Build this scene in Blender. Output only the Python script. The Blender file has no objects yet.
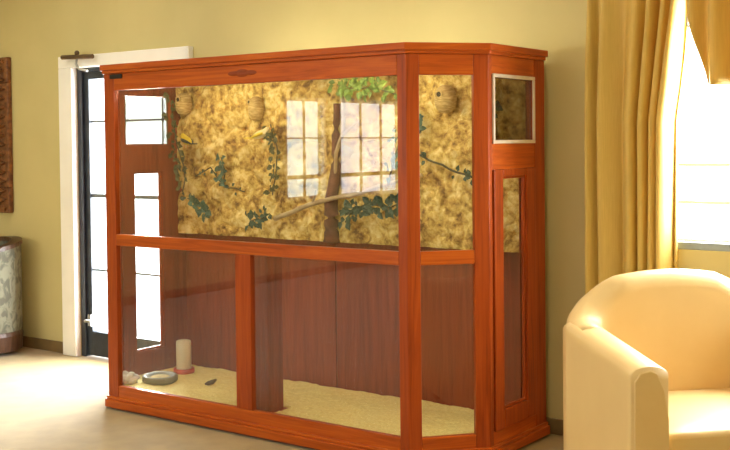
import bpy, bmesh, math, random
from mathutils import Vector, Matrix, noise
random.seed(7)
C = bpy.context.scene.collection
SC = bpy.context.scene

# ------------------------------------------------------------------ camera, world, lights, exposure
cam = bpy.data.cameras.new('camera'); co = bpy.data.objects.new('camera', cam); C.objects.link(co)
cam.sensor_width = 36; cam.sensor_fit = 'HORIZONTAL'; cam.lens = 1089.06/730*36
cam.shift_y = -55.57/730; cam.clip_start = .05
_r = Vector((.806149, .591622, -.010353)); _u = Vector((-.006166, .025896, .999646)); _f = Vector((-.59168, .8058, -.024524))
co.matrix_world = Matrix(((_r.x, _u.x, -_f.x, 4.829832), (_r.y, _u.y, -_f.y, -4.112248), (_r.z, _u.z, -_f.z, 1.501), (0, 0, 0, 1)))
SC.camera = co
SC.view_settings.view_transform = 'Standard'; SC.view_settings.look = 'None'
SC.view_settings.exposure = -0.15; SC.view_settings.gamma = 1.0; SC.view_settings.use_curve_mapping = False
SC.cycles.transparent_max_bounces = 24; SC.cycles.max_bounces = 12; SC.cycles.diffuse_bounces = 6

w = bpy.data.worlds.new('daylight'); SC.world = w; w.use_nodes = True
wn = w.node_tree.nodes; bg = wn['Background']; bg.inputs[0].default_value = (.86, .95, 1, 1); bg.inputs[1].default_value = 5.0

def area(name, loc, rot, sx, sy, power, col):
    l = bpy.data.lights.new(name, 'AREA'); l.shape = 'RECTANGLE'; l.size = sx; l.size_y = sy
    l.energy = power; l.color = col
    o = bpy.data.objects.new(name, l); C.objects.link(o); o.location = loc; o.rotation_euler = rot
    return o
H90 = math.pi/2
# daylight just outside each opening
area('door_daylight', (-.88, 1.30, 1.07), (-H90, 0, 0), 1.25, 2.1, 440, (.95, .98, 1))
area('window_daylight', (3.72, 1.30, 1.62), (-H90, 0, 0), 2.1, 1.35, 360, (1, .98, .95))
area('side_window_daylight', (-3.30, -5.74, 1.42), (0, -H90, 0), 1.4, 1.0, 19, (.70, 1, .93))
area('side_window_daylight', (-3.30, -7.08, 1.42), (0, -H90, 0), 1.4, 1.6, 32, (1, .92, .94))
area('added_front_fill', (-.4, -8.5, 1.55), (H90, 0, 0), 4.0, 1.4, 100, (1, .98, .95))  # soft fill coming through the added window behind the camera

# ------------------------------------------------------------------ materials
def new_mat(name):
    m = bpy.data.materials.new(name); m.use_nodes = True
    nt = m.node_tree; b = nt.nodes['Principled BSDF']
    return m, nt, b
def ramp(nt, fac, stops):
    r = nt.nodes.new('ShaderNodeValToRGB'); e = r.color_ramp.elements
    while len(e) < len(stops): e.new(.5)
    for i, (p, c) in enumerate(stops): e[i].position = p; e[i].color = (*c, 1)
    nt.links.new(fac, r.inputs[0]); return r.outputs[0]
def coords(nt, scale, kind='Object'):
    t = nt.nodes.new('ShaderNodeTexCoord'); mp = nt.nodes.new('ShaderNodeMapping')
    mp.inputs['Scale'].default_value = scale; nt.links.new(t.outputs[kind], mp.inputs[0]); return mp.outputs[0]
def noise_tex(nt, vec, scale, detail=4, dist=0, rough=.5):
    n = nt.nodes.new('ShaderNodeTexNoise'); n.inputs['Scale'].default_value = scale; n.inputs['Detail'].default_value = detail
    n.inputs['Distortion'].default_value = dist; n.inputs['Roughness'].default_value = rough
    nt.links.new(vec, n.inputs['Vector']); return n.outputs[0]
def bump(nt, b, h, strength, dist=.01):
    bp = nt.nodes.new('ShaderNodeBump'); bp.inputs['Strength'].default_value = strength; bp.inputs['Distance'].default_value = dist
    nt.links.new(h, bp.inputs['Height']); nt.links.new(bp.outputs[0], b.inputs['Normal'])
def mat(name, c1, c2=None, scale=8, rough=.5, vscale=(1, 1, 1), bm_=0, metal=0, spec=.5, dist=0, lo=.35, hi=.65):
    m, nt, b = new_mat(name)
    c2 = c2 or tuple(x*.85 for x in c1)
    n = noise_tex(nt, coords(nt, vscale), scale, 5, dist)
    nt.links.new(ramp(nt, n, [(lo, c2), (hi, c1)]), b.inputs['Base Color'])
    b.inputs['Roughness'].default_value = rough; b.inputs['Metallic'].default_value = metal
    b.inputs['Specular IOR Level'].default_value = spec
    if bm_: bump(nt, b, n, bm_)
    return m
def wood(name, axis, a, b_, c, rough=.32):
    m, nt, b = new_mat(name)
    sc = (30, 30, 1.6) if axis == 'v' else (1.8, 1.8, 34)
    n = noise_tex(nt, coords(nt, sc), 1.0, 6, 1.2, .6)
    nt.links.new(ramp(nt, n, [(.30, a), (.5, b_), (.72, c)]), b.inputs['Base Color'])
    b.inputs['Roughness'].default_value = rough; b.inputs['Specular IOR Level'].default_value = .2
    bump(nt, b, n, .05, .003)
    return m
WV = wood('cherry_wood_upright', 'v', (.22, .036, .005), (.33, .054, .007), (.42, .080, .010))
WH = wood('cherry_wood_level', 'h', (.28, .048, .005), (.43, .080, .008), (.53, .122, .011))
WD = wood('mahogany_plywood', 'v', (.16, .027, .008), (.23, .042, .012), (.28, .058, .017), .45)
M_WALL = mat('yellow_wall_paint', (.60, .51, .23), (.57, .485, .215), 3, .75, bm_=.02)
M_CEIL = mat('ceiling_paint', (.84, .82, .74), (.80, .78, .70), 5, .9)
M_FLOOR = mat('tan_carpet', (.375, .265, .105), (.31, .215, .082), 6, .85, bm_=.15)
M_BASE = mat('brown_baseboard', (.22, .14, .05), (.17, .105, .04), 9, .5)
M_WHITE = mat('white_trim_paint', (.90, .89, .84), (.86, .85, .80), 6, .45)
M_BLACK = mat('black_door_metal', (.025, .035, .05), (.015, .02, .03), 12, .35)
M_GREYM = mat('grey_bar_metal', (.20, .23, .26), (.14, .16, .18), 12, .4)
M_SILV = mat('brushed_silver', (.6, .6, .58), (.5, .5, .48), 20, .3, metal=1)
M_BRONZE = mat('dark_bronze', (.10, .055, .02), (.06, .03, .012), 15, .4)
M_PALEMETAL = mat('pale_hatch_metal', (.70, .60, .48), (.62, .52, .41), 20, .4)
M_LITTER = mat('wood_shavings', (.90, .80, .33), (.80, .66, .23), 70, .9, bm_=.5)
M_BRANCH = mat('pale_branch_bark', (.52, .40, .22), (.36, .25, .12), 14, .8, bm_=.3)
M_TRUNK = mat('dark_branch_bark', (.20, .075, .035), (.10, .04, .018), 16, .8, bm_=.4)
M_NEST = mat('woven_nest_straw', (.62, .45, .17), (.38, .25, .07), 30, .9, (1, 1, 5), .5)
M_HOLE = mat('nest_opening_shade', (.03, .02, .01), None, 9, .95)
M_LEAFD = mat('dark_ivy_leaf', (.045, .085, .045), (.025, .055, .028), 9, .55)
M_LEAFG = mat('blue_green_leaf', (.07, .14, .09), (.04, .09, .055), 9, .5)
M_LEAFB = mat('bright_green_leaf', (.20, .29, .035), (.10, .18, .02), 9, .5)
M_LEAFO = mat('olive_leaf', (.11, .105, .02), (.06, .06, .015), 9, .6)
M_STEM = mat('vine_stem', (.07, .055, .02), None, 9, .7)
M_JAR = mat('translucent_white_plastic', (.78, .72, .52), (.72, .66, .46), 7, .35)
M_RED = mat('red_plastic', (.55, .06, .03), (.45, .04, .02), 7, .35)
M_DISH = mat('grey_green_stoneware', (.24, .23, .13), (.17, .165, .09), 12, .5)
M_SEED = mat('yellow_seed', (.62, .48, .14), (.42, .30, .08), 90, .8, bm_=.5)
M_HUSK = mat('dark_husk', (.08, .05, .012), (.05, .03, .01), 20, .8)
M_COTTON = mat('nesting_cotton', (.72, .66, .55), (.52, .46, .36), 22, .95, bm_=.4)
M_YEL = mat('yellow_plumage', (.72, .55, .03), (.60, .42, .02), 30, .7)
M_PALEB = mat('cream_plumage', (.80, .70, .38), (.66, .54, .24), 30, .7)
M_BLKB = mat('black_plumage', (.02, .018, .016), None, 30, .6)
M_BEAK = mat('orange_beak', (.70, .22, .03), None, 30, .5)
M_LEATHER = mat('cream_leather', (.76, .55, .25), (.73, .52, .23), 5, .42, bm_=.03)
M_FRAMEP = mat('carved_frame_wood', (.26, .10, .03), (.09, .03, .01), 26, .5, (1, 1, 1), .6)
M_CANVAS = mat('muted_canvas', (.42, .33, .16), (.22, .16, .08), 7, .8)
M_FABRIC = mat('grey_floral_fabric', (.20, .195, .135), (.10, .098, .068), 14, .85, (1, 1, .7), .2, dist=1.5, lo=.42, hi=.56)
M_DARKW = mat('dark_walnut', (.10, .045, .02), (.05, .02, .01), 10, .4, (6, 6, 1))
M_SILL = mat('blue_grey_sill', (.30, .35, .40), (.24, .29, .34), 10, .5)

def glass_mat(name, tint=(1, 1, 1), haze=0.0):
    m = bpy.data.materials.new(name); m.use_nodes = True; nt = m.node_tree; nt.nodes.clear()
    out = nt.nodes.new('ShaderNodeOutputMaterial'); t = nt.nodes.new('ShaderNodeBsdfTransparent'); g = nt.nodes.new('ShaderNodeBsdfGlossy')
    t.inputs[0].default_value = (*tint, 1); g.inputs['Roughness'].default_value = 0.0
    lw = nt.nodes.new('ShaderNodeLayerWeight'); lw.inputs[0].default_value = .5
    p = nt.nodes.new('ShaderNodeMath'); p.operation = 'POWER'; p.inputs[1].default_value = 5
    ma = nt.nodes.new('ShaderNodeMath'); ma.operation = 'MULTIPLY_ADD'; ma.inputs[1].default_value = .957; ma.inputs[2].default_value = .043
    mx = nt.nodes.new('ShaderNodeMixShader')
    nt.links.new(lw.outputs['Facing'], p.inputs[0]); nt.links.new(p.outputs[0], ma.inputs[0]); nt.links.new(ma.outputs[0], mx.inputs[0])
    nt.links.new(t.outputs[0], mx.inputs[1]); nt.links.new(g.outputs[0], mx.inputs[2])
    last = mx.outputs[0]
    if haze:
        d = nt.nodes.new('ShaderNodeBsdfDiffuse'); d.inputs[0].default_value = (.8, .75, .68, 1)
        nz = noise_tex(nt, coords(nt, (1, 1, 1)), 5, 4)
        mr = nt.nodes.new('ShaderNodeMath'); mr.operation = 'MULTIPLY'; mr.inputs[1].default_value = haze*2; nt.links.new(nz, mr.inputs[0])
        m2 = nt.nodes.new('ShaderNodeMixShader'); nt.links.new(mr.outputs[0], m2.inputs[0])
        nt.links.new(last, m2.inputs[1]); nt.links.new(d.outputs[0], m2.inputs[2]); last = m2.outputs[0]
    nt.links.new(last, out.inputs[0]); return m
GLASS = glass_mat('clear_glass', (.985, .99, .985))
GLASS_TINT = glass_mat('smoky_glass', (.66, .65, .60))
GLASS_VEIL = glass_mat('reflection_veil_glass', (.98, .98, .975), .008)  # pale diffuse veil mixed in for the room's reflection on the lower panes

def rock_mat():
    m, nt, b = new_mat('sculpted_sandstone')
    v = coords(nt, (1, 1, 1))
    n1 = noise_tex(nt, v, 9, 8, .5, .65); n2 = noise_tex(nt, v, 28, 6, .3, .6)
    mx = nt.nodes.new('ShaderNodeMath'); mx.operation = 'MULTIPLY_ADD'; mx.inputs[1].default_value = .45
    nt.links.new(n2, mx.inputs[0])
    m2 = nt.nodes.new('ShaderNodeMath'); m2.operation = 'MULTIPLY'; m2.inputs[1].default_value = .55
    nt.links.new(n1, m2.inputs[0]); nt.links.new(m2.outputs[0], mx.inputs[2])
    c = ramp(nt, mx.outputs[0], [(.385, (.16, .075, .014)), (.45, (.42, .25, .05)), (.515, (.65, .46, .115)), (.615, (.84, .71, .32))])
    nt.links.new(c, b.inputs['Base Color']); b.inputs['Roughness'].default_value = .85
    bump(nt, b, n2, .25, .012); return m
M_ROCK = rock_mat()
def curtain_mat():
    m, nt, b = new_mat('gold_curtain_cloth')
    n = noise_tex(nt, coords(nt, (60, 60, 3)), 3, 4)
    nt.links.new(ramp(nt, n, [(.3, (.60, .41, .095)), (.7, (.68, .48, .12))]), b.inputs['Base Color'])
    b.inputs['Roughness'].default_value = .55
    tr = nt.nodes.new('ShaderNodeBsdfTranslucent'); tr.inputs[0].default_value = (.62, .38, .06, 1)
    mx = nt.nodes.new('ShaderNodeMixShader'); mx.inputs[0].default_value = .10
    out = nt.nodes['Material Output']
    nt.links.new(b.outputs[0], mx.inputs[1]); nt.links.new(tr.outputs[0], mx.inputs[2]); nt.links.new(mx.outputs[0], out.inputs[0])
    return m
M_CURT = curtain_mat()
def emit_mat(name, col, s):
    m, nt, b = new_mat(name); b.inputs['Base Color'].default_value = (*col, 1)
    b.inputs['Emission Color'].default_value = (*col, 1); b.inputs['Emission Strength'].default_value = s; return m

for n_ in M_FLOOR.node_tree.nodes:
    if n_.type == 'BSDF_PRINCIPLED':
        n_.inputs['Sheen Weight'].default_value = .36; n_.inputs['Sheen Roughness'].default_value = .35
# ------------------------------------------------------------------ mesh helpers
def box(bm, x0, x1, y0, y1, z0, z1, M=None):
    vs = [bm.verts.new(((M @ Vector(p)) if M else p)) for p in ((x0, y0, z0), (x1, y0, z0), (x1, y1, z0), (x0, y1, z0), (x0, y0, z1), (x1, y0, z1), (x1, y1, z1), (x0, y1, z1))]
    for f in ((0, 3, 2, 1), (4, 5, 6, 7), (0, 1, 5, 4), (1, 2, 6, 5), (2, 3, 7, 6), (3, 0, 4, 7)): bm.faces.new([vs[i] for i in f])
def prism(bm, poly, z0, z1):
    a = [bm.verts.new((x, y, z0)) for x, y in poly]; b = [bm.verts.new((x, y, z1)) for x, y in poly]; n = len(poly)
    bm.faces.new(a[::-1]); bm.faces.new(b)
    for i in range(n): bm.faces.new((a[i], a[(i+1) % n], b[(i+1) % n], b[i]))
def tube(bm, pts, rads, seg=10, cap=True):
    pts = [Vector(p) for p in pts]; rings = []
    if not isinstance(rads, (list, tuple)): rads = [rads]*len(pts)
    up = Vector((0, 0, 1))
    for i, p in enumerate(pts):
        d = (pts[min(i+1, len(pts)-1)]-pts[max(i-1, 0)]).normalized()
        s = d.cross(up)
        if s.length < .05: s = d.cross(Vector((1, 0, 0)))
        s.normalize(); t = s.cross(d).normalized()
        rings.append([bm.verts.new(p+(s*math.cos(2*math.pi*k/seg)+t*math.sin(2*math.pi*k/seg))*rads[i]) for k in range(seg)])
    for a, b in zip(rings, rings[1:]):
        for k in range(seg): bm.faces.new((a[k], a[(k+1) % seg], b[(k+1) % seg], b[k]))
    if cap: bm.faces.new(rings[0][::-1]); bm.faces.new(rings[-1])
def lathe(bm, prof, seg=28, o=(0, 0, 0)):
    rings = []
    for r, z in prof:
        if r < 1e-5: rings.append([bm.verts.new((o[0], o[1], o[2]+z))]*1)
        else: rings.append([bm.verts.new((o[0]+r*math.cos(2*math.pi*k/seg), o[1]+r*math.sin(2*math.pi*k/seg), o[2]+z)) for k in range(seg)])
    for a, b in zip(rings, rings[1:]):
        for k in range(seg):
            k2 = (k+1) % seg
            if len(a) == 1 and len(b) == 1: continue
            if len(a) == 1: bm.faces.new((a[0], b[k2], b[k]))
            elif len(b) == 1: bm.faces.new((a[k], a[k2], b[0]))
            else: bm.faces.new((a[k], a[k2], b[k2], b[k]))
def obj(name, bm, m, parent=None, bevel=0, smooth=False, sub=0, loc=None):
    bmesh.ops.recalc_face_normals(bm, faces=bm.faces)
    me = bpy.data.meshes.new(name); bm.to_mesh(me); bm.free(); me.materials.append(m)
    o = bpy.data.objects.new(name, me); C.objects.link(o)
    if parent: o.parent = parent
    if loc: o.location = loc
    if smooth:
        for p in me.polygons: p.use_smooth = True
    if bevel:
        b = o.modifiers.new('bevel', 'BEVEL'); b.width = bevel; b.segments = 2; b.limit_method = 'ANGLE'
    if sub:
        s = o.modifiers.new('sub', 'SUBSURF'); s.levels = sub; s.render_levels = sub
    return o
def tag(o, label, cat, group=None, kind=None):
    o['label'] = label
    if cat: o['category'] = cat
    if group: o['group'] = group
    if kind: o['kind'] = kind
    return o
def thing(name, label, cat, loc=(0, 0, 0), rotz=0, group=None):
    o = bpy.data.objects.new(name, None); C.objects.link(o); o.location = loc; o.rotation_euler = (0, 0, rotz); o.empty_display_size = .05
    return tag(o, label, cat, group)
def struct(name, bm, m, parent=None, **k):
    o = obj(name, bm, m, parent, **k)
    if not parent: o['kind'] = 'structure'
    return o
def B(*boxes):
    bm = bmesh.new()
    for b in boxes: box(bm, *b)
    return bm

# ------------------------------------------------------------------ room shell
YW = .926; ZC = 2.75; X0, X1, Y0 = -3.0, 6.0, -8.2
DX0, DX1, DZ = -1.40, -.34, 2.05
WX0, WX1, WZ0, WZ1 = 2.78, 4.62, .98, 2.20
struct('floor', B((X0-.14, X1+.14, Y0-.14, YW+.14, -.1, 0)), M_FLOOR)
struct('ceiling', B((X0-.14, X1+.14, Y0-.14, YW+.14, ZC, ZC+.1)), M_CEIL)
y0, y1 = YW, YW+.14
struct('wall_back', B((X0-.14, DX0, y0, y1, 0, ZC), (DX0, DX1, y0, y1, DZ, ZC), (DX1, WX0, y0, y1, 0, ZC),
    (WX0, WX1, y0, y1, 0, WZ0), (WX0, WX1, y0, y1, WZ1, ZC), (WX1, X1+.14, y0, y1, 0, ZC)), M_WALL)
LW = [(-5.78, -5.04), (-7.36, -6.02)]; LZ0, LZ1 = .86, 2.02
x0, x1 = X0-.14, X0
struct('wall_left', B((x0, x1, Y0, LW[1][0], 0, ZC), (x0, x1, LW[1][1], LW[0][0], 0, ZC), (x0, x1, LW[0][1], YW, 0, ZC),
    *[(x0, x1, a, b, 0, LZ0) for a, b in LW], *[(x0, x1, a, b, LZ1, ZC) for a, b in LW]), M_WALL)
struct('wall_right', B((X1, X1+.14, Y0, YW, 0, ZC)), M_WALL)
FX0, FX1, FZ0, FZ1 = -2.35, 1.55, .88, 2.2
struct('wall_front', B((X0-.14, FX0, Y0-.14, Y0, 0, ZC), (FX1, X1+.14, Y0-.14, Y0, 0, ZC), (FX0, FX1, Y0-.14, Y0, 0, FZ0), (FX0, FX1, Y0-.14, Y0, FZ1, ZC)), M_WALL)
def bboard(name, segs):
    bm = bmesh.new()
    for s in segs: box(bm, *s, 0, .08); 
    struct(name, bm, M_BASE, bevel=.004)
bboard('baseboard_back', [(X0, -1.55, YW-.014, YW), (-.22, X1, YW-.014, YW)])
bboard('baseboard_left', [(X0, X0+.014, Y0, YW-.014)])

# door casing, glass door
bm = bmesh.new()
box(bm, -1.545, DX0, YW-.05, YW, 0, 2.05); box(bm, DX1, DX1+.105, YW-.05, YW, 0, 2.05); box(bm, -1.545, DX1+.105, YW-.05, YW, 2.05, 2.135)
struct('trim_1', bm, M_WHITE, bevel=.006)
dr = bpy.data.objects.new('door_1', None); C.objects.link(dr); dr.location = (0, 0, 0); dr['kind'] = 'structure'
ya, yb = YW+.02, YW+.075
obj('door_frame', B((DX0, DX0+.05, ya-.02, yb+.03, 0, DZ), (DX1-.05, DX1, ya-.02, yb+.03, 0, DZ), (DX0+.05, DX1-.05, ya-.02, yb+.03, DZ-.03, DZ)), M_BLACK, dr, .003)
gx0, gx1 = -1.30, -.44
leaf = obj('door_leaf', B((DX0+.05, gx0, ya, yb, .01, DZ-.03), (gx1, DX1-.05, ya, yb, .01, DZ-.03), (gx0, gx1, ya, yb, .01, .18), (gx0, gx1, ya, yb, DZ-.08, DZ-.03)), M_BLACK, dr, .003)
obj('glazing_bar', B(*[(gx0, gx1, ya+.015, yb-.015, z-h, z+h) for z, h in ((1.67, .007), (1.146, .013), (.62, .007))],
    *[(x-.007, x+.007, ya+.015, yb-.015, .18, DZ-.08) for x in (-.94, -.57)]), M_GREYM, leaf)
obj('glass_pane', B((gx0, gx1, ya+.024, ya+.03, .18, DZ-.08)), GLASS, leaf)
bm = bmesh.new(); box(bm, -1.335, -1.30, ya-.012, ya, .22, .30); tube(bm, [(-1.318, ya-.01, .26), (-1.318, ya-.05, .26)], .011); tube(bm, [(-1.322, ya-.05, .26), (-1.25, ya-.05, .26)], .009)
obj('latch', bm, M_SILV, leaf)
# bar over the door corner
bar = thing('rod_bracket', 'short dark bronze bar with knob above the top left corner of the glass door', 'bracket', (-1.29, YW-.05, 2.12))
bm = bmesh.new(); tube(bm, [(-.16, -.035, .005), (.165, -.035, -.005)], .016, 12); obj('bar', bm, M_BRONZE, bar, smooth=False)
bm = bmesh.new(); lathe(bm, [(0, 0), (.013, .0), (.018, .016), (.012, .03), (0, .034)], 14, (-.0, -.035, .012)); obj('knob', bm, M_BRONZE, bar, smooth=True)
bm = bmesh.new(); tube(bm, [(-.0, 0, -.0), (-.0, -.035, -.005), (0, -.045, -.05), (.03, -.045, -.085), (.12, -.045, -.10)], .009, 10); obj('bracket_arm', bm, M_SILV, bar, smooth=True)

# right window
def window(name, bars_v, bars_h, plane, a0, a1, z0, z1, pos, depth=.05, fw=.05):
    wo = bpy.data.objects.new(name, None); C.objects.link(wo); wo['kind'] = 'structure'
    def bx(u0, u1, d0, d1, za, zb): return (u0, u1, d0, d1, za, zb) if plane == 'y' else (d0, d1, u0, u1, za, zb)
    d0, d1 = pos, pos+depth
    obj('window_frame', B(bx(a0, a0+fw, d0, d1, z0, z1), bx(a1-fw, a1, d0, d1, z0, z1), bx(a0+fw, a1-fw, d0, d1, z0, z0+fw), bx(a0+fw, a1-fw, d0, d1, z1-fw, z1)), M_WHITE, wo, .003)
    bars = [bx(v-.009, v+.009, d0+.012, d1-.012, z0+fw, z1-fw) for v in bars_v]
    us = [a0+fw]+[v for v in bars_v]+[a1-fw]
    for zz in bars_h:
        for p, q in zip(us, us[1:]): h = .022 if zz == 1.12 else .008; bars.append(bx(p+.009, q-.009, d0+.012, d1-.012, zz-h, zz+h))
    obj('glazing_bar', B(*bars), M_BLACK if plane == 'x' else M_WHITE, wo)
    obj('glass_pane', B(bx(a0+fw, a1-fw, d0+.022, d0+.028, z0+fw, z1-fw)), GLASS, wo)
    return wo
w1 = window('window_1', (3.50, 4.05), (1.38, 1.20+.0), 'y', WX0, WX1, WZ0, WZ1, YW+.07)
obj('window_sill', B((WX0+.05, WX1-.05, YW+.005, YW+.069, WZ0, WZ0+.035)), M_SILL, w1, .003)
window('added_fill_window', (-1.05, .25), (1.55,), 'y', FX0, FX1, FZ0, FZ1, Y0-.1)  # unseen window added behind the camera for soft fill
w2 = window('window_2', (-5.40,), (1.12, 1.56,), 'x', LW[0][0], LW[0][1], LZ0, LZ1, X0-.06, fw=.04)
w3 = window('window_3', (-6.48, -6.90), (1.12, 1.56,), 'x', LW[1][0], LW[1][1], LZ0, LZ1, X0-.06, fw=.04)
for wo, (a, b) in ((w2, LW[0]), (w3, LW[1])):
    obj('window_sill', B((X0-.04, X0+.06, a-.05, b+.05, LZ0-.05, LZ0-.005)), M_DARKW, wo, .004)

# unseen fill lamps added under the ceiling to brighten the room
FILL_GLOW = emit_mat('fill_lamp_glow', (1, .93, .78), 34)
for i, (x, y) in enumerate(((1.6, -1.3), (-.8, -4.6), (2.9, -1.5))):
    t = thing('added_fill_lamp', 'round unseen fill lamp added overhead, with white rim and glowing glass', 'fill lamp', (x, y, ZC), 0, 'fill lamps added to the room')
    bm = bmesh.new(); lathe(bm, [(0, 0), (.23, 0), (.23, -.04), (.20, -.045), (.20, -.02), (0, -.02)]); obj('rim', bm, M_WHITE, t, smooth=False)
    bm = bmesh.new(); lathe(bm, [(.198, -.022), (.17, -.06), (.09, -.08), (0, -.085)]); obj('diffuser', bm, FILL_GLOW, t, smooth=True)

# ------------------------------------------------------------------ the aviary cabinet
XL, XR, YB_ = -.292, 2.304, .865
CX0, CX1, CY = -.02, 2.045, .30
HT = 1.955
av = thing('bird_aviary', 'tall glass-fronted cherry wood bird aviary cabinet with angled corners against the yellow wall', 'aviary', (1.02, .45, 0))
avl = Matrix.Translation((-1.02, -.45, 0))
def part(name, bm, m, parent=av, **k):
    bmesh.ops.transform(bm, matrix=avl, verts=bm.verts); return obj(name, bm, m, parent, **k)
def plan(e, yb=YB_):
    k = e*.42
    return [(XL-e, yb), (XL-e, CY-k), (CX0-k, -e), (CX1+k, -e), (XR+e, CY-k), (XR+e, yb)]
bm = bmesh.new(); prism(bm, plan(.004), .014, .07); prism(bm, plan(.022), .014, .058); prism(bm, plan(.012), .058, .075); part('plinth', bm, WH, bevel=.004)
bm = bmesh.new(); prism(bm, plan(-.012), .0, .014); part('shadow_line_strip', bm, WD)  # dark recessed strip added to give the shadow line under the plinth
def ring(bm, outer, inner, z0, z1):
    n = len(outer)
    v = [[bm.verts.new((x, y, z)) for x, y in pl] for pl, z in ((outer, z0), (outer, z1), (inner, z1), (inner, z0))]
    for i in range(n-1):                       # open towards the wall
        for a, b in ((0, 1), (1, 2), (2, 3), (3, 0)): bm.faces.new((v[a][i], v[a][i+1], v[b][i+1], v[b][i]))
    for i in (0, n-1): bm.faces.new([v[k][i] for k in range(4)])
bm = bmesh.new(); ring(bm, plan(.010), plan(-.03), 1.905, 1.927); ring(bm, plan(.022), plan(-.03), 1.923, HT); part('crown_moulding', bm, WH, bevel=.003)
bm = bmesh.new(); prism(bm, [(x, y) for x, y in plan(-.03, YB_-.01)], 1.882, 1.902); part('canopy_board', bm, WD)
bm = bmesh.new(); prism(bm, plan(-.03, YB_-.012), .045, .06); part('floor_board', bm, WD)
SEAM = .965
bm = bmesh.new(); box(bm, XL+.01, SEAM-.004, YB_-.012, YB_, .06, 1.9); box(bm, SEAM+.004, XR-.01, YB_-.012, YB_, .06, 1.9); part('back_panel', bm, WD, bevel=.002)
class Face:
    def __init__(s, p, q):
        s.p = Vector((*p, 0)); d = Vector((*q, 0))-s.p; s.L = d.length; d.normalize(); n = Vector((d.y, -d.x, 0))
        s.M = Matrix(((d.x, -n.x, 0, s.p.x), (d.y, -n.y, 0, s.p.y), (0, 0, 1, 0), (0, 0, 0, 1)))   # local: x along, y inwards
    def b(s, bm, s0, s1, z0, z1, t0=0, t1=.035): box(bm, s0, s1, t0, t1, z0, z1, s.M)
ZB, ZM1, ZM2, ZT = .138, .935, .9985, 1.809
# corner posts as prisms following the angle
def post(poly): 
    bm = bmesh.new(); prism(bm, poly, .07, 1.905); return bm
FR = Face((CX0, 0), (CX1, 0)); CR = Face((CX1, 0), (XR, CY)); SR = Face((XR, CY), (XR, YB_)); CL = Face((XL, CY), (CX0, 0)); SL = Face((XL, YB_), (XL, CY))
def cornerpost(F1, l1, F2, l2, t=.035):
    # F1's end stile and F2's starting stile merged: six-point plan
    M1, M2 = F1.M, F2.M
    a = M1 @ Vector((F1.L-l1, 0, 0)); c = M1 @ Vector((F1.L, 0, 0)); b = M2 @ Vector((l2, 0, 0)); b2 = M2 @ Vector((l2, t, 0)); a2 = M1 @ Vector((F1.L-l1, t, 0))
    # inner corner
    d1 = (M1.to_3x3() @ Vector((1, 0, 0))); d2 = (M2.to_3x3() @ Vector((1, 0, 0)))
    r = b2-a2; den = d1.x*d2.y-d1.y*d2.x
    if abs(den) < 1e-6: c2 = (a2+b2)/2
    else:
        u = (r.x*d2.y-r.y*d2.x)/den; c2 = a2+d1*u
    return post([(v.x, v.y) for v in (a, c, b, b2, c2, a2)])
LP_F = .0615-CX0   # front left stile
part('corner_post', cornerpost(FR, CX1-1.996, CR, .063), WV, bevel=.003)
part('corner_post', cornerpost(CR, .072, SR, .03), WV, bevel=.003)
part('corner_post', cornerpost(CL, .063, FR, LP_F), WV, bevel=.003)
part('corner_post', cornerpost(SL, .03, CL, .072), WV, bevel=.003)
bm = bmesh.new(); SR.b(bm, SR.L-.11, SR.L, .07, 1.905); part('rear_post', bm, WV, bevel=.003)
bm = bmesh.new(); SL.b(bm, 0, .11, .07, 1.905); part('rear_post', bm, WV, bevel=.003)
def rails(F, s0, s1, zs, names):
    for (a, b), n in zip(zs, names):
        bm = bmesh.new(); F.b(bm, s0, s1, a, b, .001, .034); part(n, bm, WH, bevel=.003)
ZS = [(.07, ZB), (ZM1, ZM2), (ZT, 1.905)]; NS = ['bottom_rail', 'middle_rail', 'top_rail']
f0, f1 = LP_F, 1.996-CX0
rails(FR, f0, f1, ZS, NS)
rails(CR, .063, CR.L-.072, ZS, NS); rails(CL, .072, CL.L-.063, ZS, NS)
bm = bmesh.new(); FR.b(bm, .971-CX0, 1.078-CX0, ZB, ZM1, .0, .035); part('mullion', bm, WV, bevel=.003)
def pane(F, s0, s1, z0, z1, m=GLASS, parent=av, t=.016):
    bm = bmesh.new(); F.b(bm, s0, s1, z0, z1, t, t+.005); return part('glass_pane', bm, m, parent)
pane(FR, f0, f1, ZM2, ZT)
pane(FR, f0, .971-CX0, ZB, ZM1, GLASS_VEIL); pane(FR, 1.078-CX0, f1, ZB, ZM1, GLASS_VEIL)
for F, a, b in ((CR, .063, CR.L-.072), (CL, .072, CL.L-.063)):
    pane(F, a, b, ZM2, ZT); pane(F, a, b, ZB, ZM1)
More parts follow.
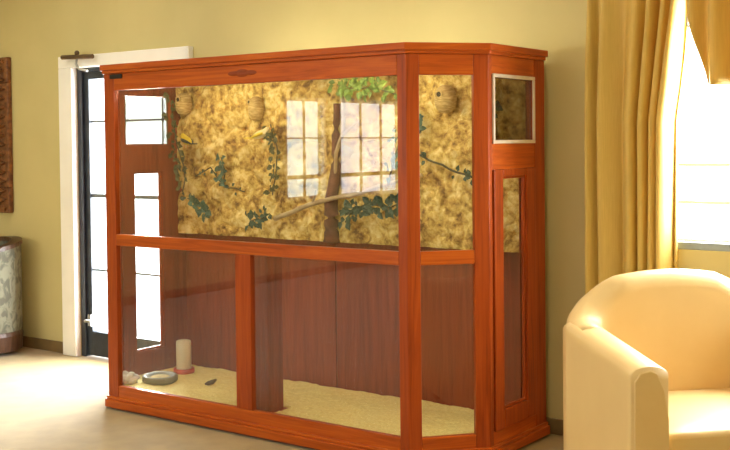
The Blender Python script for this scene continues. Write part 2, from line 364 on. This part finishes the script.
# side walls: a white-framed hatch above, a tall framed door with glass below
for F, flip in ((SR, False), (SL, True)):
    def iv(a, b): return (a, b) if not flip else (F.L-b, F.L-a)
    def fb(bm, a, b, z0, z1, t0, t1): F.b(bm, *iv(a, b), z0, z1, t0, t1)
    bm = bmesh.new(); fb(bm, .03, F.L-.11, 1.817, 1.905, .001, .034); part('top_rail', bm, WH, bevel=.003)
    bm = bmesh.new(); fb(bm, .03, F.L-.11, 1.366, 1.492, .001, .034); part('middle_rail', bm, WH, bevel=.003)
    bm = bmesh.new(); fb(bm, .03, F.L-.11, .07, .14, .001, .034); part('bottom_rail', bm, WH, bevel=.003)
    a, b = .036, F.L-.112
    sides = ((a, b, 1.490, 1.507), (a, b, 1.801, 1.818), (a, a+.016, 1.507, 1.801), (b-.016, b, 1.507, 1.801))
    bm = bmesh.new()
    for q in sides: fb(bm, *q, -.007, .003)
    hatch = part('hatch_frame', bm, M_PALEMETAL, bevel=.002)
    bm = bmesh.new()
    for q in sides: fb(bm, *q, .003, .034)
    part('hatch_jamb', bm, WV, hatch)
    bm = bmesh.new(); fb(bm, a+.016, b-.016, 1.507, 1.801, .006, .010); part('glass_pane', bm, GLASS_TINT, hatch)
    a, b = .040, F.L-.114; gz0, gz1 = .225, 1.335; ga, gb = .125, .36
    bm = bmesh.new()
    for q in ((a, ga, .135, 1.37), (gb, b, .135, 1.37), (ga, gb, .135, gz0), (ga, gb, gz1, 1.37)): fb(bm, *q, -.006, .028)
    door = part('side_door', bm, WV, bevel=.004)
    bm = bmesh.new()
    for q in ((ga, ga+.012, gz0, gz1), (gb-.012, gb, gz0, gz1), (ga+.012, gb-.012, gz0, gz0+.012), (ga+.012, gb-.012, gz1-.012, gz1)): fb(bm, *q, .004, .022)
    part('bead_moulding', bm, WV, door, bevel=.003)
    bm = bmesh.new(); fb(bm, ga+.012, gb-.012, gz0+.012, gz1-.012, .012, .017); part('glass_pane', bm, GLASS, door)
    bm = bmesh.new(); e = F.L-.014
    for q in ((.02, a+.016, .075, 1.9), (b-.016, e, .075, 1.9), (a+.016, b-.016, .075, gz0), (a+.016, ga, gz0, gz1), (gb, b-.016, gz0, gz1), (a+.016, b-.016, gz1, 1.507), (a+.016, b-.016, 1.801, 1.9)): fb(bm, *q, .0345, .039)
    part('shade_lining', bm, WD)  # dark sheets added for the backlit shade inside the side walls
# centre support post inside the lower half
bm = bmesh.new(); box(bm, .86, 1.025, .19, .31, .06, .93); part('inner_post', bm, WD, bevel=.003)
# carved ornament and small dark plate on the frieze
bm = bmesh.new()
for dx, rx, rz in ((0, .05, .020), (-.055, .045, .013), (.055, .045, .013)):
    ring = [(1.04+dx+rx*math.cos(a*math.pi/8), 1.862+rz*math.sin(a*math.pi/8)) for a in range(16)]
    vs = [bm.verts.new((x, .0, z)) for x, z in ring]; c = bm.verts.new((1.04+dx, -.007, 1.862))
    for i in range(16): bm.faces.new((vs[i], vs[(i+1) % 16], c))
part('carved_ornament', bm, wood('carved_dark_cherry', 'h', (.16, .028, .006), (.22, .04, .008), (.27, .05, .01)), smooth=True)
bm = bmesh.new(); FR.b(bm, .055, .155, 1.874, 1.900, -.006, .0); o = part('name_plate', bm, M_HOLE, bevel=.002); o['label'] = 'small dark plate'
# rock backdrop
bm = bmesh.new()
NX, NZ = 300, 110; xa, xb, za, zb = XL+.03, XR-.03, .935, 1.878
gridv = []
for j in range(NZ+1):
    row = []
    for i in range(NX+1):
        x = xa+(xb-xa)*i/NX; z = za+(zb-za)*j/NZ
        p = Vector((x, z, 0)); q = p+.02*Vector((noise.noise(p*7), noise.noise(p*7+Vector((9, 2, 4))), 0))
        d = noise.voronoi(q*8)[0]; d2 = noise.voronoi(q*17+Vector((3, 1, 2)))[0]
        lump = math.sqrt(max(0, 1-min(1, d[0]*1.25)**2)); l2 = math.sqrt(max(0, 1-min(1, d2[0]*1.2)**2))
        h = .9*lump+.5*l2+.6*noise.noise(p*3.2)+.10*noise.noise(p*30)
        row.append(bm.verts.new((x, YB_-.038-h*.036, z)))
    gridv.append(row)
for j in range(NZ):
    for i in range(NX): bm.faces.new((gridv[j][i], gridv[j][i+1], gridv[j+1][i+1], gridv[j+1][i]))
yb = YB_-.013
bb = [bm.verts.new(p) for p in ((xa, yb, za), (xb, yb, za), (xb, yb, zb), (xa, yb, zb))]
bm.faces.new(bb)
bm.faces.new([*gridv[0][::-1], bb[0], bb[1]][:]) if False else None
for e, (p, q) in ((gridv[0], (bb[0], bb[1])), (gridv[-1], (bb[3], bb[2]))):
    bm.faces.new([p]+list(e)+[q])
for k, (p, q) in ((0, (bb[0], bb[3])), (-1, (bb[1], bb[2]))):
    bm.faces.new([p]+[r[k] for r in gridv]+[q])
part('rock_backdrop', bm, M_ROCK, smooth=False)
# strip lamps under the canopy
TUBE = emit_mat('aviary_tube_glow', (1, .90, .66), 58)
for x in (.35, 1.55):
    bm = bmesh.new(); box(bm, x-.46, x+.46, .29, .36, 1.856, 1.882); hs = part('lamp_housing', bm, M_WHITE)
    bm = bmesh.new(); tube(bm, [(x-.44, .325, 1.8428), (x+.44, .325, 1.8428)], .011, 10); part('lamp_tube', bm, TUBE, hs)
TUBE2 = emit_mat('canopy_tube_glow', (1, .95, .72), 42)
for x in (.75, 1.70):
    bm = bmesh.new(); box(bm, x-.44, x+.44, .42, .49, 1.902, 1.914); hs = part('lamp_housing', bm, M_WHITE)
    bm = bmesh.new(); tube(bm, [(x-.42, .455, 1.925), (x+.42, .455, 1.925)], .011, 10); part('lamp_tube', bm, TUBE2, hs)

# ------------------------------------------------------------------ inside the aviary
bm = bmesh.new(); q = plan(-.045, YB_-.02)
inner = [(x, y) for x, y in q]
# litter bed: a grid clipped to the plan
NXl, NYl = 110, 40
def inside(x, y):
    if y > YB_-.016 or y < .045 or x < XL+.04 or x > XR-.04: return False
    if y-.05 < (CX0+.0-x)*CY/(CX0-XL) : return False
    if y-.05 < (x-CX1)*CY/(XR-CX1): return False
    if .845 < x < 1.04 and .175 < y < .325: return False
    return True
vm = {}
sx, sy = (XR-XL)/NXl, YB_/NYl
def V(i, j):
    if (i, j) not in vm:
        x, y = XL+i*sx, j*sy; vm[(i, j)] = bm.verts.new((x, y, .084+.010*noise.noise(Vector((x*6, y*6, 0)))+.006*noise.noise(Vector((x*40, y*40, 3)))))
    return vm[(i, j)]
for i in range(NXl):
    for j in range(NYl):
        if all(inside(XL+a*sx, b*sy) for a, b in ((i, j), (i+1, j), (i, j+1), (i+1, j+1))): bm.faces.new((V(i, j), V(i+1, j), V(i+1, j+1), V(i, j+1)))
ext = bmesh.ops.extrude_face_region(bm, geom=bm.faces[:]); 
for v in ext['geom']:
    if isinstance(v, bmesh.types.BMVert): v.co.z = .061
tag(obj('wood_shavings', bm, M_LITTER), 'bed of pale yellow wood shavings covering the floor of the aviary', 'bedding', kind='stuff')

# drinker
dk = thing('water_fountain', 'white plastic bird drinker jar upright on a red base, on the shavings', 'drinker', (-.075, .645, .078))
bm = bmesh.new(); lathe(bm, [(0, .0), (.060, .0), (.066, .012), (.064, .036), (.054, .036), (.052, .022), (0, .022)], 28); obj('base', bm, M_RED, dk, smooth=True)
bm = bmesh.new(); lathe(bm, [(0, .022), (.042, .022), (.046, .035), (.047, .195), (.043, .206), (.030, .210), (0, .210)], 28); obj('jar', bm, M_JAR, dk, smooth=True)
# seed dish
sd = thing('seed_dish', 'low grey-green stoneware seed dish on the shavings near the left glass', 'dish', (.0, .375, .082))
bm = bmesh.new(); lathe(bm, [(0, 0), (.088, 0), (.104, .012), (.106, .040), (.098, .047), (.080, .044), (.070, .030), (0, .028)], 32); obj('bowl', bm, M_DISH, sd, smooth=True)
bm = bmesh.new(); lathe(bm, [(.0, .028), (.066, .030), (.05, .038), (0, .042)], 24); o = obj('seed', bm, M_SEED, sd, smooth=True); o['kind'] = 'stuff'
# dark husk
bm = bmesh.new(); tube(bm, [(-.03, -.012, .0), (-.014, -.004, .004), (.012, .008, .014), (.036, .016, .03)], [.004, .013, .014, .005], 10)
tag(obj('seed_husk', bm, M_HUSK, smooth=True, loc=(.32, .47, .092)), 'small dark brown husk lying alone on the yellow shavings', 'husk')
# nesting material by the left glass
bm = bmesh.new(); bmesh.ops.create_icosphere(bm, subdivisions=4, radius=1)
for v in bm.verts:
    n = noise.noise(v.co*2.2)+.5*noise.noise(v.co*6); s = 1+.35*n
    v.co = Vector((v.co.x*.066*s, v.co.y*.056*s, max(-.022, v.co.z*.045*s)))
tag(obj('nesting_material', bm, M_COTTON, smooth=True, loc=(-.14, .245, .105)), 'pale crumpled tuft of nesting material at the left end of the aviary floor', 'nesting material')

# branches
def branch(name, label, limbs, m):
    t = thing(name, label, 'branch', limbs[0][0][0])
    o = Vector(limbs[0][0][0])
    for k, (pts, r) in enumerate(limbs):
        P = []
        for a, b in zip(pts, pts[1:]):
            for s in range(6): P.append(Vector(a).lerp(Vector(b), s/6))
        P.append(Vector(pts[-1]))
        P = [p+Vector((noise.noise(p*9), noise.noise(p*9+Vector((5, 0, 0))), noise.noise(p*9+Vector((0, 7, 0)))))*.012-o for p in P]
        R = [(r[0]+(r[1]-r[0])*i/(len(P)-1))*(1+.2*noise.noise(p*20)) for i, p in enumerate(P)]
        bm = bmesh.new(); tube(bm, P, R, 10); obj('limb' if k else 'main_stem', bm, m, t, smooth=True)
    return t
branch('trunk_branch', 'dark reddish brown upright trunk standing in the middle of the upper aviary', [
    ([(1.005, .75, .935), (1.02, .75, 1.12), (1.055, .75, 1.38), (1.065, .75, 1.72)], (.048, .020)),
    ([(1.02, .745, 1.02), (.985, .72, .94)], (.018, .012))], M_TRUNK)
branch('perch_branch', 'long pale perch branch slanting up behind the dark trunk', [
    ([(.58, .77, 1.06), (.92, .70, 1.16), (1.20, .70, 1.21), (1.62, .77, 1.33)], (.016, .010)),
    ([(.92, .70, 1.16), (.98, .66, 1.24)], (.008, .005))], M_BRANCH)
branch('perch_branch', 'pale forked branch leaning from the trunk top towards bright leaves', [
    ([(1.055, .74, 1.30), (1.10, .70, 1.45), (1.15, .69, 1.55), (1.16, .70, 1.73), (1.11, .72, 1.83)], (.010, .014)),
    ([(1.15, .69, 1.55), (1.26, .70, 1.62)], (.008, .005))], M_BRANCH)

# vines of silk leaves
def leaf(bm, p, d, n, L, W):
    d = d.normalized(); s = d.cross(n).normalized(); n = s.cross(d)
    pr = [(0, 0, 0), (.35, .5, .10), (.7, .36, .06), (1, 0, -.12), (.7, -.36, .06), (.35, -.5, .10)]
    vs = [bm.verts.new(p+d*(a*L)+s*(b*W)+n*(c*L)) for a, b, c in pr]; m = bm.verts.new(p+d*.5*L-n*.02*L)
    for i in range(6): bm.faces.new((vs[i], vs[(i+1) % 6], m))
def vine(label, pts, nleaf, size, m, spread=.03, r=.004):
    o = Vector(pts[0]); t = thing('ivy_vine', label, 'vine', pts[0])
    P = []
    for a, b in zip(pts, pts[1:]):
        for s in range(5): P.append(Vector(a).lerp(Vector(b), s/5)-o)
    P.append(Vector(pts[-1])-o)
    P = [p+Vector((noise.noise((p+o)*14), 0, noise.noise((p+o)*14+Vector((3, 3, 3)))))*.012 for p in P]
    bm = bmesh.new(); tube(bm, P, r, 6); obj('stem', bm, M_STEM, t)
    bm = bmesh.new()
    for i in range(int(nleaf*1.7)):
        u = random.random()*(len(P)-1); k = min(int(u), len(P)-2); p = P[k].lerp(P[k+1], u-k)
        a = random.uniform(0, 2*math.pi); d = Vector((math.cos(a), random.uniform(-.5, .1), math.sin(a)-.2))
        p = p+Vector((math.cos(a)*spread*random.random(), -random.random()*.03, math.sin(a)*spread*random.random()))
        n = Vector((random.uniform(-.5, .5), -1, random.uniform(-.2, .6)))
        s = size*random.uniform(.45, .85); leaf(bm, p, d, n, s, s*.75)
    obj('leaves', bm, m, t)
yv = .745
vine('olive vine hanging down the left end of the rock wall, below the left nest', [(-.225, .72, 1.78), (-.20, .70, 1.64), (-.17, .70, 1.5), (-.10, .70, 1.36), (-.12, .70, 1.2)], 34, .06, M_LEAFO, .04)
vine('blue-green leafy sprig low on the left end of the rock', [(-.12, yv, 1.16), (-.03, yv, 1.12), (.06, yv, 1.07)], 20, .065, M_LEAFG, .03)
vine('small blue-green sprig halfway up the left part of the rock', [(.17, yv, 1.42), (.20, yv, 1.34), (.19, yv, 1.26)], 12, .06, M_LEAFG, .022)
vine('thin dark vine crossing the rock between two leaf sprigs', [(-.05, yv, 1.30), (.08, yv, 1.36), (.2, yv, 1.24), (.36, yv, 1.215)], 9, .04, M_LEAFD, .02)
vine('dark olive vine running down the rock left of the trunk', [(.58, .74, 1.62), (.64, .73, 1.48), (.62, .73, 1.34), (.60, .73, 1.2)], 26, .055, M_LEAFO, .03)
vine('dark ivy clump low on the rock left of the trunk', [(.42, .73, 1.045), (.5, .71, 1.05), (.6, .70, 1.09)], 22, .06, M_LEAFD, .03)
vine('bright yellow-green foliage hanging from the canopy right of the trunk', [(1.13, .68, 1.82), (1.26, .66, 1.79), (1.40, .66, 1.80), (1.52, .68, 1.76)], 46, .065, M_LEAFB, .045)
vine('dark green ivy trailing low on the rock right of the trunk', [(1.14, .72, 1.06), (1.22, .70, 1.13), (1.33, .70, 1.17), (1.46, .72, 1.145), (1.53, .72, 1.19)], 60, .065, M_LEAFD, .045)
vine('pale green sprig climbing the rock at the right edge of the wide upper pane', [(1.42, .74, 1.28), (1.47, .74, 1.42), (1.50, .74, 1.55)], 14, .05, M_LEAFG, .03)
vine('small dark green leaf cluster at the left edge of the angled pane', [(1.62, .74, 1.66), (1.635, .74, 1.60), (1.64, .74, 1.55)], 14, .06, M_LEAFG, .02)
vine('thin dark vine sagging across the rock behind the angled pane', [(1.55, .75, 1.455), (1.65, .75, 1.425), (1.80, .75, 1.36), (1.92, .75, 1.33), (1.98, .75, 1.30)], 8, .05, M_LEAFD, .02, .006)
vine('dark green sprig on the rock behind the small side hatch', [(2.06, .74, 1.78), (2.07, .73, 1.68), (2.06, .73, 1.56)], 22, .06, M_LEAFD, .04)

# nests
def nest(label, x, z, r, hgt, hx, hz, hr, y=.755):
    t = thing('nest_pod', label, 'nest', (x, y, z))
    bm = bmesh.new(); prof = [(0, -hgt)]
    for k in range(1, 14):
        a = -math.pi/2+math.pi*k/14; prof.append((r*math.cos(a)**.8*(1+.04*(k % 2)), hgt*math.sin(a)))
    prof.append((0, hgt)); lathe(bm, prof, 24); obj('pod', bm, M_NEST, t, smooth=False)
    bm = bmesh.new(); yy = -math.sqrt(max(.0, 1-(hx/r)**2-(hz/hgt)**2))*r
    tube(bm, [(hx, yy+.012, hz), (hx, yy-.006, hz)], [hr, hr], 16); h = obj('entrance_hole', bm, M_HOLE, t); 
    bm = bmesh.new(); ring = [(hx+hr*math.cos(a*math.pi/8), yy-.005, hz+hr*math.sin(a*math.pi/8)) for a in range(17)]; tube(bm, ring, .006, 6); obj('entrance_rim', bm, M_NEST, t)
nest('round straw nest with dark hole high at the left end of the rock', -.155, 1.755, .055, .072, .005, .028, .018)
nest('long straw nest pod hanging high on the rock between left end and trunk', .455, 1.71, .048, .075, -.024, .04, .014)
nest('round pale straw nest with dark hole high behind the angled pane', 1.785, 1.725, .058, .075, -.003, .024, .019)

# finches
def finch(label, loc, rz, m, mhead, s=1.0):
    t = thing('finch', label, 'bird', loc, rz)
    pts = [(-.055, 0, -.012), (-.04, 0, -.004), (-.02, 0, .002), (0, 0, .006), (.018, 0, .016), (.028, 0, .028), (.036, 0, .036), (.043, 0, .038)]
    rad = [.005, .014, .022, .024, .021, .016, .0145, .007]
    bm = bmesh.new(); tube(bm, [Vector(p)*s for p in pts], [r*s for r in rad], 14); obj('body', bm, m, t, smooth=True, sub=1)
    bm = bmesh.new(); tube(bm, [Vector(p)*s for p in ((.044, 0, .037), (.058, 0, .034))], [.005*s, .0008], 8); obj('beak', bm, M_BEAK, t)
    bm = bmesh.new(); prism(bm, [(-.10*s, -.010*s), (-.045*s, -.008*s), (-.045*s, .008*s), (-.10*s, .010*s)], -.016*s, -.010*s); obj('tail', bm, mhead, t)
    for sg in (-1, 1):
        bm = bmesh.new(); tube(bm, [Vector((a, sg*b, c))*s for a, b, c in ((.012, .020, .012), (-.01, .024, .006), (-.04, .015, -.004), (-.06, .008, -.010))], [.006*s, .010*s, .008*s, .002*s], 8); obj('wing', bm, mhead, t, smooth=True)
        bm = bmesh.new(); tube(bm, [Vector((a, sg*b, c))*s for a, b, c in ((-.002, .008, -.012), (.0, .009, -.034), (.012, .010, -.036))], .0018*s, 6); obj('leg', bm, M_BEAK, t)
        bm = bmesh.new(); bmesh.ops.create_icosphere(bm, subdivisions=1, radius=.0026*s, matrix=Matrix.Translation(Vector((.038, sg*.0125, .041))*s)); obj('eye', bm, M_BLKB, t)
finch('yellow finch with black wings clinging high at the left end of the rock', (-.085, .70, 1.52), 2.9, M_YEL, M_BLKB, 1.15)
finch('cream and yellow finch perched left of the reflected window', (.545, .70, 1.55), .4, M_PALEB, M_YEL, 1.1)
finch('yellow finch low behind the white-framed side hatch', (2.09, .70, 1.555), -.6, M_YEL, M_PALEB, 1.1)

# ------------------------------------------------------------------ curtains
def drape(bm, x0, x1, yc, zt, zb, folds, amp, botf=None, nz=14, seg=12, warp=0, edge=None, deep=0):
    n = folds*seg; rows = []
    for j in range(nz+1):
        f = j/nz; row = []
        xe = x1+(edge(f) if edge else 0)
        for i in range(n+1):
            u = i/n; ph = (u+warp*math.sin(2*math.pi*u*1.15+.6))*folds*2*math.pi
            zbt = botf(u) if botf else zb
            z = zt+(zbt-zt)*f
            a = amp*(.4+.6*min(1, f*5))*(1+.35*math.sin(u*11.3+1)+deep*max(0, u-.5)); wob = .3*math.sin(ph*.37+1.2*f+u*5)
            x = x0+(xe-x0)*u+.35*amp*math.sin(ph+1.1)*min(1, f*4)
            row.append(bm.verts.new((x, yc+a*(math.sin(ph+.7*math.sin(f*2.2+u*6))+wob), z)))
        rows.append(row)
    for a, b in zip(rows, rows[1:]):
        for i in range(n): bm.faces.new((a[i], a[i+1], b[i+1], b[i]))
def cloth(name, bm, parent=None):
    o = obj(name, bm, M_CURT, parent, smooth=True); s = o.modifiers.new('solid', 'SOLIDIFY'); s.thickness = .004; return o
YC = .815
rod = thing('curtain_rod', 'slim dark curtain rod fixed above the right window', 'curtain rod', (3.7, YC, 2.34))
bm = bmesh.new(); tube(bm, [(-1.22, 0, 0), (1.2, 0, 0)], .012, 12); obj('rod', bm, M_BRONZE, rod)
for s in (-1.24, 1.2):
    bm = bmesh.new(); lathe(bm, [(0, -.02), (.02, -.01), (.022, .01), (0, .022)], 14, (s, 0, 0)); obj('finial', bm, M_BRONZE, rod, smooth=True)
for s in (-1.1, 1.1):
    bm = bmesh.new(); tube(bm, [(s, .0, 0), (s, .111, 0)], .008, 8); obj('bracket', bm, M_BRONZE, rod)
cu = thing('long_curtain', 'floor-length gold curtain gathered at the left side of the right window', 'curtain', (2.78, YC, 2.33))
bm = bmesh.new(); drape(bm, 2.540-2.78, 2.975-2.78, .015, .03, -2.30, 6, .034, nz=30, warp=.06, edge=lambda f: .085*max(0, 1-f/.32)**.8, deep=2.4); cloth('drape', bm, cu)
bm = bmesh.new(); drape(bm, 2.540-2.78, 3.06-2.78, .0, .05, -.10, 14, .02, nz=6); cloth('heading', bm, cu)
va = thing('short_curtain', 'short gold valance curtain hanging over the top of the right window', 'curtain', (3.8, YC, 2.33))
def vb(u):
    x = 3.02+(4.66-3.02)*u
    if x < 3.08: return -.16-(x-3.02)*1.2
    if x < 3.15: return -.23-(x-3.08)/.07*.355
    return -.585
bm = bmesh.new(); drape(bm, 3.02-3.8, 4.66-3.8, -.03, .05, -.585, 15, .026, vb, nz=16); cloth('drape', bm, va)
bm = bmesh.new(); tube(bm, [(3.06-3.8, -.0, -.245), (3.06-3.8, -.01, -.305), (3.075-3.8, -.02, -.315)], .006, 8); o = obj('hook', bm, M_GREYM, va); o['label'] = 'small dark hook in the gap beside the long curtain'

# ------------------------------------------------------------------ armchair at the right
ach = thing('tub_armchair', 'cream leather tub armchair at the right in front of the gold curtain', 'armchair', (3.33, -.52, 0), math.atan2(-.677, .736))
# local: x = forward, y = to the sitter's left (which is the viewer's right)
WID, DEP, TH = 1.0, .80, .15
def arm(y0, y1):
    bm = bmesh.new(); rows = []
    n = 14; L0, L1 = .0, -.62
    prof = []
    for k in range(9): prof.append((math.cos(math.pi*(1-k/8)), math.sin(math.pi*k/8)))
    yc, hw = (y0+y1)/2, (y1-y0)/2
    xs = [(.0, .93), (-.008, .98), (-.03, 1), ] + [(-.03-(.60)*i/n, 1) for i in range(1, n+1)]
    for x, sc in xs:
        zt = .705+.065*min(1, max(0, (-x)/.62)); r = hw*.42*sc
        ring = [bm.verts.new((x, yc-hw*sc, .07+(1-sc)*.1))]
        ring += [bm.verts.new((x, yc-hw*sc, z)) for z in (.25, .45, zt-r-.02)]
        ring += [bm.verts.new((x, yc+a*hw*sc, zt-r+b*r-(1-sc)*.25*0)) for a, b in prof]
        ring += [bm.verts.new((x, yc+hw*sc, z)) for z in (zt-r-.02, .45, .25)]+[bm.verts.new((x, yc+hw*sc, .07+(1-sc)*.1))]
        rows.append(ring)
    m = len(rows[0])
    for a, b in zip(rows, rows[1:]):
        for k in range(m): bm.faces.new((a[k], a[(k+1) % m], b[(k+1) % m], b[k]))
    bm.faces.new(rows[0]); bm.faces.new(rows[-1][::-1]); return bm
obj('arm', arm(0, TH), M_LEATHER, ach, smooth=True, bevel=.0); obj('arm', arm(WID-TH, WID), M_LEATHER, ach, smooth=True)
for y in (.0, WID-TH):
    bm = bmesh.new(); pl = [(y+.012, .08), (y+TH-.004, .08), (y+TH-.006, .52), (y+TH-.022, .62), (y+TH-.05, .682), (y+.075, .694), (y+.035, .684), (y+.014, .655)]
    f0 = [bm.verts.new((.0, a, b)) for a, b in pl]; f1 = [bm.verts.new((.009, a, b)) for a, b in pl]; n = len(pl)
    bm.faces.new(f0); bm.faces.new(f1)
    for k in range(n): bm.faces.new((f0[k], f0[(k+1) % n], f1[(k+1) % n], f1[k]))
    obj('arm_facing', bm, M_LEATHER, ach, bevel=.008)
# wrap-around back
def ztop(k):
    T = ((0, .765), (4, .788), (8, .834), (12, .882), (14, .912), (16, .936), (20, .956))
    for (a, za_), (b, zb_) in zip(T, T[1:]):
        if k <= b: return za_+(zb_-za_)*(k-a)/(b-a)
bm = bmesh.new(); rows = []; N = 40
for i in range(N+1):
    u = i/N; th = math.pi*u                       # 0 = left rear arm end, pi = right
    c, s = math.cos(th), math.sin(th)
    ex = .62
    cx = -.50-(DEP-.50)*abs(s)**ex; cy = WID/2-(WID/2)*math.copysign(abs(c)**ex, c)
    nx, ny = -abs(s)**1.2, -c; l = math.hypot(nx, ny); nx /= l; ny /= l   # outward
    top = ztop(min(i, N-i)); t = .145
    prof = [(0, .07), (0, .4), (.0, top-.07)]+[(-t/2+t/2*math.cos(a), top-.07+.07*math.sin(a)) for a in [math.pi*k/8 for k in range(1, 8)]]+[(-t, top-.07), (-t-.01, .6), (-t-.03, .44), (-t-.03, .07)]
    rows.append([bm.verts.new((cx+nx*d, cy+ny*d, z)) for d, z in prof])
m = len(rows[0])
for a, b in zip(rows, rows[1:]):
    for k in range(m): bm.faces.new((a[k], a[(k+1) % m], b[(k+1) % m], b[k]))
bm.faces.new(rows[0]); bm.faces.new(rows[-1][::-1])
obj('backrest', bm, M_LEATHER, ach, smooth=True)
bm = bmesh.new(); box(bm, -.66, -.025, TH+.004, WID-TH-.004, .33, .455)
bmesh.ops.subdivide_edges(bm, edges=bm.edges[:], cuts=5, use_grid_fill=True)
for v in bm.verts:
    if v.co.z > .45: v.co.z += .03*math.sin(math.pi*min(1, max(0, (v.co.x+.66)/.635)))*math.sin(math.pi*(v.co.y-TH)/(WID-2*TH))
obj('seat_cushion', bm, M_LEATHER, ach, bevel=.02, smooth=True)
obj('seat_base', B((-.66, -.03, TH+.002, WID-TH-.002, .07, .325)), M_LEATHER, ach, bevel=.01)
for x, y in ((-.06, .075), (-.06, WID-.075), (-.62, .12), (-.62, WID-.12)):
    bm = bmesh.new(); lathe(bm, [(0, 0), (.022, 0), (.03, .075), (0, .075)], 12, (x, y, 0)); obj('foot', bm, M_DARKW, ach)

# ------------------------------------------------------------------ left edge: picture and patterned chair
pic = thing('picture', 'large picture in a wide dark carved wooden frame at the left edge', 'picture', (-2.62, YW, 1.585))
fw, hw_, hh = .19, .47, .585
bm = bmesh.new()
for q in ((-hw_, hw_, -hh, -hh+fw), (-hw_, hw_, hh-fw, hh), (-hw_, -hw_+fw, -hh+fw, hh-fw), (hw_-fw, hw_, -hh+fw, hh-fw)): box(bm, q[0], q[1], -.04, -.002, q[2], q[3])
fr = obj('frame', bm, M_FRAMEP, pic, bevel=.008)
for sx_ in (-1, 1):
    bm = bmesh.new(); zig = []
    for k in range(33):
        z = -hh+.03+k*(2*hh-.06)/32; zig.append((sx_*(hw_-(.15 if k % 2 else .04)), -.046, z))
    tube(bm, zig, .014, 8); obj('carving', bm, M_FRAMEP, fr)
obj('canvas', B((-hw_+fw, hw_-fw, -.018, -.004, -hh+fw, hh-fw)), M_CANVAS, pic)

bc = thing('barrel_chair', 'grey floral upholstered barrel chair with dark wood trim at the far left wall', 'chair', (-2.10, .60, 0), 0)
def shell(bm, r0, r1, z0, z1, a0, a1, n=30):
    rows = []
    for i in range(n+1):
        a = a0+(a1-a0)*i/n; c, s = math.cos(a), math.sin(a)
        zt = z1(a) if callable(z1) else z1; zb = z0(a) if callable(z0) else z0
        rows.append([bm.verts.new((r*c, r*s, z)) for r, z in ((r0, zb), (r1, zb), (r1, (zb+zt)/2), (r1, zt), (r0, zt), (r0, (zb+zt)/2))])
    for p, q in zip(rows, rows[1:]):
        for k in range(6): bm.faces.new((p[k], p[(k+1) % 6], q[(k+1) % 6], q[k]))
    bm.faces.new(rows[0]); bm.faces.new(rows[-1][::-1])
A0, A1 = math.radians(-60), math.radians(240)
top = lambda a: .70+.10*math.sin(max(0, min(math.pi, (a-A0)/(A1-A0)*math.pi)))
bm = bmesh.new(); shell(bm, .22, .28, .17, top, A0, A1); obj('upholstered_back', bm, M_FABRIC, bc, smooth=False)
bm = bmesh.new(); shell(bm, .215, .288, top, lambda a: top(a)+.03, A0, A1); obj('top_rail', bm, M_DARKW, bc)
bm = bmesh.new(); lathe(bm, [(0, .17), (.27, .17), (.285, .14), (.278, .03), (.0, .03)], 36); obj('base', bm, M_DARKW, bc)
bm = bmesh.new(); lathe(bm, [(0, .17), (.205, .17), (.214, .20), (.21, .38), (.18, .42), (0, .43)], 32); obj('seat', bm, M_FABRIC, bc, smooth=True)
for k in range(4):
    a = math.pi/4+k*math.pi/2; bm = bmesh.new(); lathe(bm, [(0, 0), (.018, 0), (.026, .03), (0, .03)], 10, (.2*math.cos(a), .2*math.sin(a), 0)); obj('foot', bm, M_DARKW, bc)
